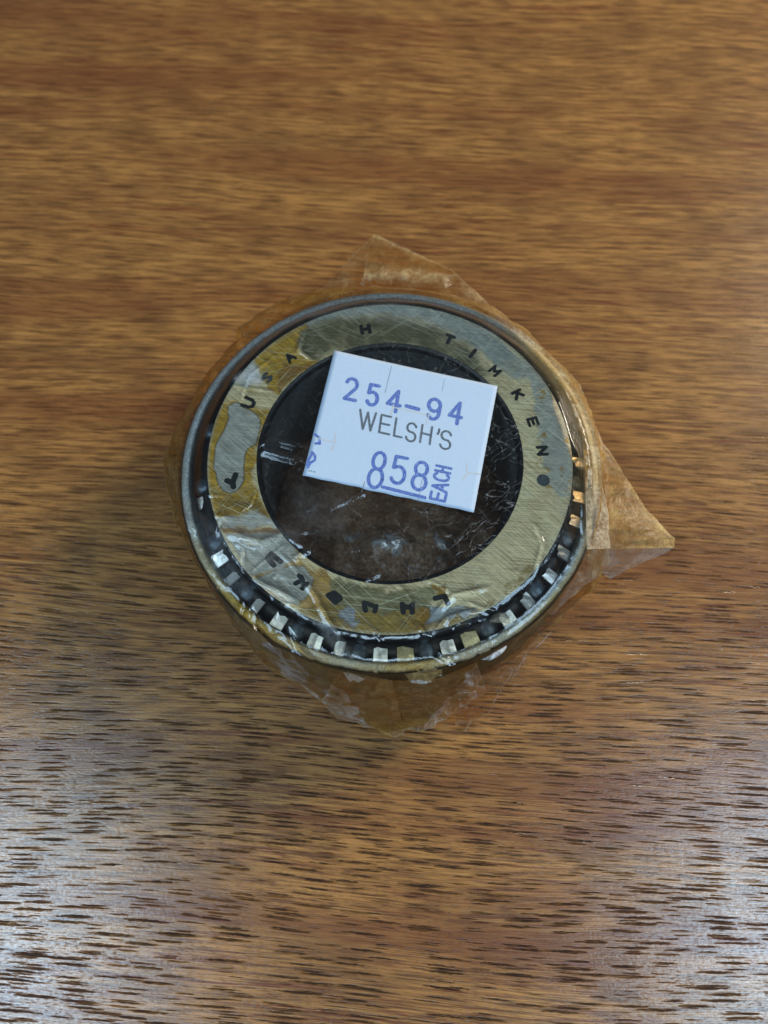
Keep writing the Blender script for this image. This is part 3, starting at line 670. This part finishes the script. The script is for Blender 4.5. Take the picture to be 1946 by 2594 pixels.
# side film, all the way round, hugging the outer ring and bulging where the photo shows it
SIL = [(735, 752), (690, 772), (650, 795), (602, 835), (598, 868), (545, 932), (482, 1022), (432, 1110), (411, 1185), (424, 1250), (440, 1300), (468, 1370), (500, 1440), (545, 1500), (590, 1560), (625, 1625), (668, 1690), (735, 1725), (800, 1760), (860, 1795),
       (930, 1840), (985, 1858), (1040, 1838), (1096, 1836), (1146, 1790), (1200, 1740), (1262, 1690), (1337, 1640), (1385, 1600), (1431, 1557), (1500, 1495), (1530, 1440), (1538, 1330), (1530, 1220), (1516, 1120), (1494, 1048), (1462, 990), (1420, 943), (1348, 867), (1290, 818), (1243, 785), (1160, 765), (1040, 745), (950, 738), (850, 738), (800, 742)]
ZS = []
for q in SIL: ZS.append(12 if q[1] < 900 else (9 if q[1] < 1500 else 3.0))
def build_skirt():
    S = [at(x, y, z) for (x, y), z in zip(SIL, ZS)]; S.append(S[0]); S = np.array(S)
    n = 720; Sr = resample(S, n + 1)[:-1]
    ang = np.arctan2(Sr[:, 1], Sr[:, 0]); r_ = np.hypot(Sr[:, 0], Sr[:, 1]); r_ = np.maximum(r_, 38.6); Sr[:, 0] = r_ * np.cos(ang); Sr[:, 1] = r_ * np.sin(ang)
    lip = np.stack([38.12 * np.cos(ang), 38.12 * np.sin(ang), top_z(38.12 * np.cos(ang), 38.12 * np.sin(ang))], 1)
    tuck = np.stack([38.7 * np.cos(ang), 38.7 * np.sin(ang), np.full(n, .25)], 1)
    mid = lip * .45 + Sr * .55; mid[:, 2] = lip[:, 2] * .6 + Sr[:, 2] * .4 
    low = Sr * .5 + tuck * .5; low[:, 2] = Sr[:, 2] * .35
    rails = [lip, mid, Sr, low, tuck]; m = 34; K = 5
    G = np.zeros((m, n, 3))
    for q, t in enumerate(np.linspace(0, K - 1, m)):
        a = min(int(t), K - 2); f = t - a; G[q] = rails[a] * (1 - f) + rails[a + 1] * f
    # crumple radially
    A = np.arctan2(G[..., 1], G[..., 0]); tt = np.linspace(0, 1, m)[:, None]
    d = (np.abs(N2.fbm(A * 7 + 60, G[..., 2] * .12 + A * 2, 3)) * 2 - .2) * 1.3 * np.sin(np.clip(tt * 1.3, 0, 1) * math.pi) 
    rr = np.hypot(G[..., 0], G[..., 1]) + d + .15 * N4.fbm(A * 50 + 70, G[..., 2] * .6, 3); rr = np.maximum(rr, 38.08)
    G[..., 0] = rr * np.cos(A); G[..., 1] = rr * np.sin(A)
    V = G.reshape(-1, 3)
    F = [(q * n + p, (q + 1) * n + p, (q + 1) * n + (p + 1) % n, q * n + (p + 1) % n) for q in range(m - 1) for p in range(n)]
    o = obj('side_film', V, F, M['side'], wrap)
    Af = np.degrees(np.arctan2(V[:, 0], -V[:, 1]))
    hz = .07 + .10 * np.clip(2.2 * N4.fbm(V[:, 0] * .25 + 50, V[:, 1] * .25 + V[:, 2] * .3 + 50, 3), 0, 1) + .08 * sstep(np.abs(Af), 55, 80) + .05 * np.clip(d.reshape(-1), 0, 1) + .16 * np.exp(-((Af - 110) / 45) ** 2)
    am = .80 + .1 * sstep(np.abs(Af), 50, 75) + .25 * np.exp(-((Af - 70) / 50) ** 2) + .25 * N1.fbm(V[:, 0] * .2 + 50, V[:, 1] * .2 + 50, 3)
    tv = np.repeat(np.linspace(0, 1, m), n); ed = np.exp(-((tv - .5) / .05) ** 2)
    hz = hz + .42 * ed * np.clip(.7 + 1.2 * N3.fbm(V[:, 0] * .3 + 50, V[:, 1] * .3 + 50, 3), 0, 1.4); am = am + .6 * ed
    film_attrs(o, hz, np.clip(am, 0, 1))
build_skirt()

# top corner flap: two layers
loft('film_corner', [P3(0, [(800, 742), (900, 728), (1000, 728), (1100, 742), (1243, 785)], 10), P3(0, [(815, 732), (885, 655), (947, 591), (1045, 638), (1141, 679), (1165, 697), (1242, 777)], [7, 7, 7, 8, 8, 8, 8])], 90, 30, M['skirt'],
     .10, .78, .6, .22, .1, 3, hazef=lambda u, v: .17 + .14 * v)
loft('film_corner', [P3(8, [(700, 450), (900, 470), (1100, 470), (1300, 480), (1380, 400)], [11.5, 12, 12, 12, 11]), P3(8, [(720, 380), (900, 380), (1090, 385), (1250, 380), (1380, 378)], 12.5), P3(8, [(745, 250), (850, 230), (960, 250), (1150, 290), (1370, 360)], 10.5), P3(8, [(797, 95), (830, 105), (900, 140), (1100, 230), (1360, 350)], 9)], 80, 36, M['skirt'],
     .3, .8, .55, .3, .12, 5, hazef=lambda u, v: .12 + .50 * np.exp(-((v - .33) / .14) ** 2) + .12 * np.exp(-(v - 1) ** 2 / .02))
# right corner flap
loft('film_corner', [P3(10, [(430, 700), (440, 1200), (455, 1640)], [17, 17, 16]), P3(10, [(520, 700), (600, 1000), (640, 1400), (650, 1642)], [18, 18, 17, 16]), P3(10, [(600, 740), (780, 1000), (960, 1300), (1195, 1560), (1192, 1640)], [14, 14, 13, 12, 12])], 80, 46, M['skirt'],
     .3, .95, .45, .14, .1, 8, hazef=lambda u, v: .25 + .14 * v)
loft('film_corner', [P3(10, [(460, 1645), (700, 1640), (1000, 1636), (1190, 1630)], [14, 13, 12, 11]), P3(10, [(500, 1800), (650, 1900), (900, 1780), (1100, 1690), (1192, 1640)], [9, 7, 7, 8, 9])], 60, 26, M['skirt'],
     .26, .35, .4, .25, .1, 9)
# the upright strip beside the rim
loft('film_strip', [P3(10, [(285, 330), (350, 480), (420, 700), (440, 950), (450, 1300), (458, 1648)], [22.6, 22.6, 22.8, 23, 23, 22.5]), P3(10, [(330, 260), (440, 480), (520, 760), (590, 1050), (640, 1350), (650, 1650)], [21, 21, 21, 21, 20, 20])], 140, 16, M['skirt'],
     .6, .55, .25, .5, .12, 12, hazef=lambda u, v: .30 + .28 * sstep(u, .3, .7) + .15 * v)
loft('film_strip', [P3(10, [(340, 250), (480, 500), (560, 800), (610, 1150), (645, 1500)], 20), P3(10, [(400, 250), (510, 520), (600, 760), (655, 1100), (700, 1400)], 14)], 100, 12, M['skirt'],
     .25, .8, .3, .3, .1, 13)
loft('film_fold', [P3(10, [(455, 1650), (440, 1720), (370, 1850), (200, 2060), (60, 2180)], [22, 21.9, 21.9, 21.9, 21.9]), P3(10, [(650, 1650), (660, 1760), (590, 1850), (400, 2000), (160, 2200)], [19, 17, 16, 16, 16])], 90, 22, M['skirt'],
     .26, .5, .5, .3, .1, 14)
# crumpled tails at the near side
loft('film_tail', [P3(6, [(620, 600), (800, 640), (1000, 650), (1200, 640), (1440, 540)], [19, 18, 18, 18, 19]), P3(6, [(500, 780), (700, 800), (950, 760), (1150, 760), (1500, 700)], [9, 10, 11, 10, 10]), P3(6, [(600, 860), (800, 930), (960, 985), (1050, 960), (1170, 940)], [2, 1.5, 1.0, 1.5, 2])], 120, 50, M['tail'],
     .06, lambda u, v: .75 + .25 * v, 1.6, .22, .3, 21, hazef=lambda u, v: .07 + .22 * v ** 2 * (.4 + .6 * np.abs(np.sin(u * 9 + v * 2))))
loft('film_tail', [P3(6, [(1150, 740), (1220, 735), (1300, 762)], [8, 9, 9]), P3(6, [(1120, 850), (1180, 860), (1260, 820)], [6, 7.5, 6]), P3(6, [(1130, 940), (1170, 945), (1230, 870)], [2.5, 3, 4])], 40, 30, M['tail'],
     .2, .45, .6, .5, .4, 25)
loft('film_tail', [P3(9, [(640, 900), (900, 830), (1190, 740), (1450, 480)], [10, 10, 10, 11]), P3(9, [(420, 1200), (700, 1100), (945, 960), (1190, 760)], [6, 6, 6, 7]), P3(9, [(440, 1490), (530, 1545), (620, 1440), (770, 1350), (870, 1150)], [1.2, 1, 1.2, 1.5, 2])], 90, 40, M['tail'],
     .08, lambda u, v: .6 + .2 * v, 1.4, .22, .3, 27, hazef=lambda u, v: .02 + .12 * v)
loft('film_tail', [P3(11, [(285, 1175), (400, 1285), (560, 1350), (760, 1390)], [20.5, 20.5, 20.5, 20.5]), P3(11, [(285, 1195), (395, 1320), (550, 1410), (780, 1480)], [15, 13, 11, 9]), P3(11, [(290, 1215), (400, 1348), (540, 1448), (700, 1520), (800, 1560)], [8, 4, 2.5, 1.5, .8])], 110, 40, M['tail'],
     .12, .95, 1.0, .25, .3, 41, hazef=lambda u, v: .03 + .26 * v ** 2 * (.5 + .5 * np.abs(np.sin(u * 7 + v * 3))))
# whitish torn bits stuck under the rim
loft('film_shred', [P3(6, [(1010, 610), (1080, 600), (1200, 570), (1240, 540)], [21, 21.2, 21.3, 21.4]), P3(6, [(1050, 660), (1110, 665), (1170, 655), (1230, 610)], [19.5, 19, 19, 20])], 40, 14, M['tail'], .7, .15, .5, .9, .3, 31)
loft('film_shred', [P3(6, [(640, 600), (700, 610), (770, 640)], [21, 21, 20.8]), P3(6, [(670, 640), (720, 655), (760, 655)], [19.8, 19.4, 19.6])], 24, 10, M['tail'], .5, .25, .3, .9, .3, 33)
# film gathered across the bottom of the bore
def build_inner_film():
    n = 150; V = []; idx = {}; F = []
    xs = np.linspace(-24, 24, n); X, Y = np.meshgrid(xs, xs, indexing='ij'); Rr = np.hypot(X, Y)
    amp = .35 + 1.0 * sstep(-Y, -2, 12)
    Z = 1.2 + amp * (np.abs(N1.fbm(X * .17 + 30, Y * .17 + 30, 2)) * 5 + 1.0 * N2.fbm(X * .6 + 30, Y * .6 + 30, 3) + .2)
    lat = np.random.default_rng(12).random((80, 80))
    def facets(x, y, sp, off=0):
        x = x / sp + 30 + off + .5 * N3.fbm(x * .2 + 30, y * .2 + 30, 2); y = y / sp + 30 + off; xi = np.floor(x).astype(int); yi = np.floor(y).astype(int); fx = x - xi; fy = y - yi
        a = lat[xi, yi]; b = lat[xi + 1, yi]; c = lat[xi, yi + 1]; d = lat[xi + 1, yi + 1]
        return np.where(fx + fy < 1, a + fx * (b - a) + fy * (c - a), d + (1 - fx) * (c - d) + (1 - fy) * (b - d))
    near = sstep(-Y, 3, 11)
    Z = .8 + (.25 + .75 * near) * (4.0 * facets(X, Y, 3.6) + 1.2 * facets(Y, X, 1.7, 9) + .5) + 6.8 * np.exp(-((X - 1.5) ** 2 * .8 + (Y + 12.5) ** 2) / 75)
    Z = np.maximum(Z, .3)
    ok = Rr < 22.4
    for i in range(n):
        for j in range(n):
            if ok[i, j]: idx[i, j] = len(V); V.append((X[i, j], Y[i, j], Z[i, j]))
    for i in range(n - 1):
        for j in range(n - 1):
            q = [(i, j), (i + 1, j), (i + 1, j + 1), (i, j + 1)]
            if all(k in idx for k in q): F.append([idx[k] for k in q])
    o = obj('bottom_film', V, F, M['crumple'], wrap); V = np.array(V)
    hz = .42 + .04 * sstep(-V[:, 1], 2, 14) * np.clip(N3.fbm(V[:, 0] * .3 + 9, V[:, 1] * .3 + 9, 3) * 3 + .5, 0, 1)
    px, py = topx(V)
    hz = np.maximum(hz, .20 * np.exp(-((px - 965) / 190) ** 4 - ((py - 1405) / 80) ** 4) * np.clip(.7 + 2 * N4.fbm(V[:, 0] * .35 + 9, V[:, 1] * .35 + 9, 3), 0, 1.2))  # broad glare in the bore, painted into the haze
    for cx, cy, rx, ry, h in [(985, 1375, 60, 45, 1.0), (1120, 1385, 45, 55, .9), (890, 1350, 60, 35, .8), (1010, 1430, 100, 30, .6), (870, 1400, 70, 45, .5), (1060, 1350, 60, 30, .6)]:  # bright glints on the crumpled film, painted in as white haze
        g = np.exp(-((px - cx) / rx) ** 2 - ((py - cy) / ry) ** 2); hz = np.maximum(hz, h * g * np.clip(.75 + 2.5 * N4.fbm(V[:, 0] * .5 + 9, V[:, 1] * .5 + 9, 3), 0, 1))
    film_attrs(o, hz, np.clip(1.25 - 1.0 * hz, .08, 1) * np.where(hz > .5, .25, 1))
build_inner_film()

# ------------------------------------------------------------------ price label
label = bpy.data.objects.new('price_label', None); C.objects.link(label)
tag(label, 'white paper price sticker with blue stamped numbers across the bore', 'price label')
ZP = 25.75
def zl(x, y): return ZP + .0045 * (x + 1) * 0 + .10 * math.sin(x * .16 + 1) * math.cos(y * .13)
LC = [at(*zz(5, *q), ZP) for q in ((318, 82), (1543, 350), (1365, 1297), (78, 1025))]
def lab_uv(u, v):
    p = LC[0] * (1 - u) * (1 - v) + LC[1] * u * (1 - v) + LC[2] * u * v + LC[3] * (1 - u) * v
    return p
def build_label():
    n = 36; th = .07
    for nm, u0, u1, dv in (('paper', 0.0, .3475, .0), ('paper', .3525, 1.0, .0)):
        pass
    V = []; F = []; us = list(np.linspace(0, 1, n)); vs = list(np.linspace(0, 1, n))
    for v in vs:
        for u in us:
            p = lab_uv(u, v); uu, vv = u, v
            x, y = p[0], p[1]
            if v == 1.0: x += .05 * math.sin(u * 31); y += .05 * math.sin(u * 43) + (.16 if u < .345 else 0)
            V.append((x, y, zl(x, y)))
    for i in range(n - 1):
        for j in range(n - 1): a = i * n + j; F.append((a, a + n, a + n + 1, a + 1))
    m = len(V); V += [(x, y, z - th) for x, y, z in V]; F += [(d + m, c + m, b + m, a + m) for a, b, c, d in F]
    rim = [j for j in range(n)] + [i * n + n - 1 for i in range(1, n)] + [(n - 1) * n + j for j in range(n - 2, -1, -1)] + [i * n for i in range(n - 2, 0, -1)]
    for q in range(len(rim)): a, b = rim[q], rim[(q + 1) % len(rim)]; F.append((a, b, b + m, a + m))
    obj('paper', V, F, M['paper'], label, True)
build_label()
def arc(cx, cy, rx, ry, a0, a1, n=12): return [(cx + rx * math.cos(R(a)), cy - ry * math.sin(R(a))) for a in np.linspace(a0, a1, n)]
# glyphs in a unit box, x right, y down (0 top .. 1 bottom)
G = {'2': [arc(.5, .27, .42, .27, 165, -35, 10) + [(.08, .98)], [(.08, .98), (.95, .98)]],
     '5': [[(.9, .02), (.2, .02), (.14, .43)] + arc(.48, .67, .44, .31, 130, -150, 14)],
     '4': [[(.72, 1.0), (.72, .02), (.04, .68), (.98, .68)]],
     '-': [[(0, .5), (1, .5)]],
     '9': [arc(.5, .30, .42, .30, 0, 360, 18), [(.92, .30), (.90, .60)] + arc(.5, .66, .40, .33, 0, -150, 10)],
     '8': [arc(.5, .26, .37, .26, 0, 360, 18), arc(.5, .745, .47, .255, 0, 360, 20)],
     '8b': [arc(.5, .24, .40, .24, 0, 360, 18), arc(.5, .73, .46, .27, 0, 360, 20)],
     'W': [[(0, 0), (.26, 1), (.5, .06), (.74, 1), (1, 0)]],
     'E': [[(.95, 0), (.05, 0), (.05, 1), (1, 1)], [(.05, .48), (.88, .48)]],
     'L': [[(.05, 0), (.05, 1), (1, 1)]],
     'S': [arc(.5, .26, .44, .26, 20, 180, 8) + arc(.5, .26, .44, .24, 200, 262, 4) + arc(.5, .74, .46, .26, 82, -20, 6) + arc(.5, .74, .46, .26, -30, -165, 9)],
     'H': [[(.05, 0), (.05, 1)], [(.95, 0), (.95, 1)], [(.05, .47), (.95, .47)]],
     "'": [[(.5, 0), (.55, .14), (.3, .30)]],
     'A': [[(0, 1), (.5, 0), (1, 1)], [(.2, .66), (.8, .66)]],
     'C': [arc(.52, .5, .48, .5, 45, 315, 16)]}
def put(ch, org, ex, ey, wd, name, mat):
    """org = top-left in the enlarged view, ex/ey = box vectors there"""
    lines = [[(org[0] + x * ex[0] + y * ey[0], org[1] + x * ex[1] + y * ey[1]) for x, y in ln] for ln in G[ch]]
    stroke_mesh(name, lines, ZP, wd, 5, mat, label, zf=zl, thick=.012, seg=8)
def rotv(l, deg): return (l * math.cos(R(deg)), l * math.sin(R(deg)))
dn = lambda l, s=13: (-l * math.sin(R(s)), l * math.cos(R(s)))
B_, Gk = M['blue'], M['grey']
for ch, org, wdt, h in [('2', (410, 285), 95, 160), ('5', (575, 330), 90, 158), ('4', (730, 372), 100, 158), ('9', (1025, 438), 105, 152), ('4', (1195, 460), 95, 160)]:
    put(ch, org, rotv(wdt, 12), dn(h, 9), .70, 'numeral', B_)
stroke_mesh('hyphen', [[(860, 500), (948, 524)]], ZP, .78, 5, B_, label, zf=zl, thick=.012)
for ch, org, wdt, h in [('W', (512, 527), 122, 138), ('E', (668, 565), 82, 132), ('L', (780, 592), 62, 132), ('S', (866, 622), 78, 136), ('H', (975, 642), 82, 130), ("'", (1090, 672), 30, 120), ('S', (1122, 680), 84, 134)]:
    put(ch, org, rotv(wdt, 13), dn(h, 8 if ch != 'W' else 5), .42, 'letter', Gk)
put('8b', (612, 838), rotv(112, 12), dn(268, 12), .66, 'numeral', B_)
put('5', (762, 870), rotv(118, 12), dn(206, 10), .66, 'numeral', B_)
put('8b', (925, 912), rotv(112, 12), dn(208, 10), .66, 'numeral', B_)
stroke_mesh('underline', [[(680, 1108), (995, 1188)]], ZP, .66, 5, B_, label, zf=zl, thick=.012)
for ch, org in [('E', (1035, 1195)), ('A', (1048, 1125)), ('C', (1060, 1050)), ('H', (1075, 985))]:
    # reading upwards: box x runs up the label, box y runs to the right
    put(ch, org, (13, -56) if ch != 'H' else (10, -40), rotv(112, 12), .52, 'letter', B_)
stroke_mesh('stamp_mark', [[(172, 710), (205, 738), (208, 780), (178, 778)], [(150, 845), (172, 868), (170, 905), (135, 925), (120, 958)], [(148, 862), (122, 905), (112, 950)]], ZP, .50, 5, B_, label, zf=zl, thick=.012)
stroke_mesh('stamp_mark', [[(126, 984), (148, 986)], [(160, 990), (174, 994)]], ZP, .16, 5, M['grey'], label, zf=zl, thick=.012)
for ls in ([[(168, 735), (240, 752), (316, 768)], [(326, 708), (322, 768), (298, 832)]], [[(1310, 930), (1316, 1000), (1284, 1055)], [(1316, 1000), (1415, 1010)]],
           [[(760, 510), (900, 540), (1010, 568)], [(762, 490), (742, 565)], [(1030, 560), (1008, 635)]]):
    stroke_mesh('tear', ls, ZP, .20, 5, M['tear'], label, zf=zl, thick=.018)
for ls, wd in (([[(748, 195), (698, 400)]], .09), ([[(545, 1070), (521, 1146)]], .12), ([[(976, 1050), (945, 1222)]], .07), ([[(1145, 290), (1125, 390)]], .06)):
    stroke_mesh('slit', ls, ZP, wd, 5, M['grey'], label, zf=zl, thick=.009)
# half-moon glare on film and rim, put in as pale hazy pieces
def glare_patch(pts, k, z, h, mat, haze, amber):
    P = np.array([at(*zz(k, *q), z) for q in pts]); P = resample(np.vstack([P, P[:1]]), 29)[:-1]
    c = P.mean(0); V = []; n = 28; rings = 8
    for r_ in range(rings + 1):
        f = r_ / rings
        for p in P:
            q = c + (p - c) * f; V.append((q[0], q[1], z + h * math.sqrt(max(0, 1 - f * f * .98))))
    F = [(a * n + b, a * n + (b + 1) % n, (a + 1) * n + (b + 1) % n, (a + 1) * n + b) for a in range(rings) for b in range(n)]
    o = obj('film_glare', V, F, mat, wrap); film_attrs(o, np.full(len(V), haze), np.full(len(V), amber))
glare_patch([(785, 385), (830, 320), (900, 292), (960, 310), (1003, 360), (995, 420), (900, 405), (800, 400)], 9, 22.2, .9, M['skirt'], .75, .30)
glare_patch([(700, 795), (760, 760), (860, 700), (975, 640), (950, 700), (880, 760), (800, 800)], 9, 20.8, .4, M['skirt'], .95, 0.0)
glare_patch([(640, 560), (680, 540), (720, 560), (735, 600), (700, 640), (650, 625)], 3, 22.6, .6, M['skirt'], .0, .5) if False else None
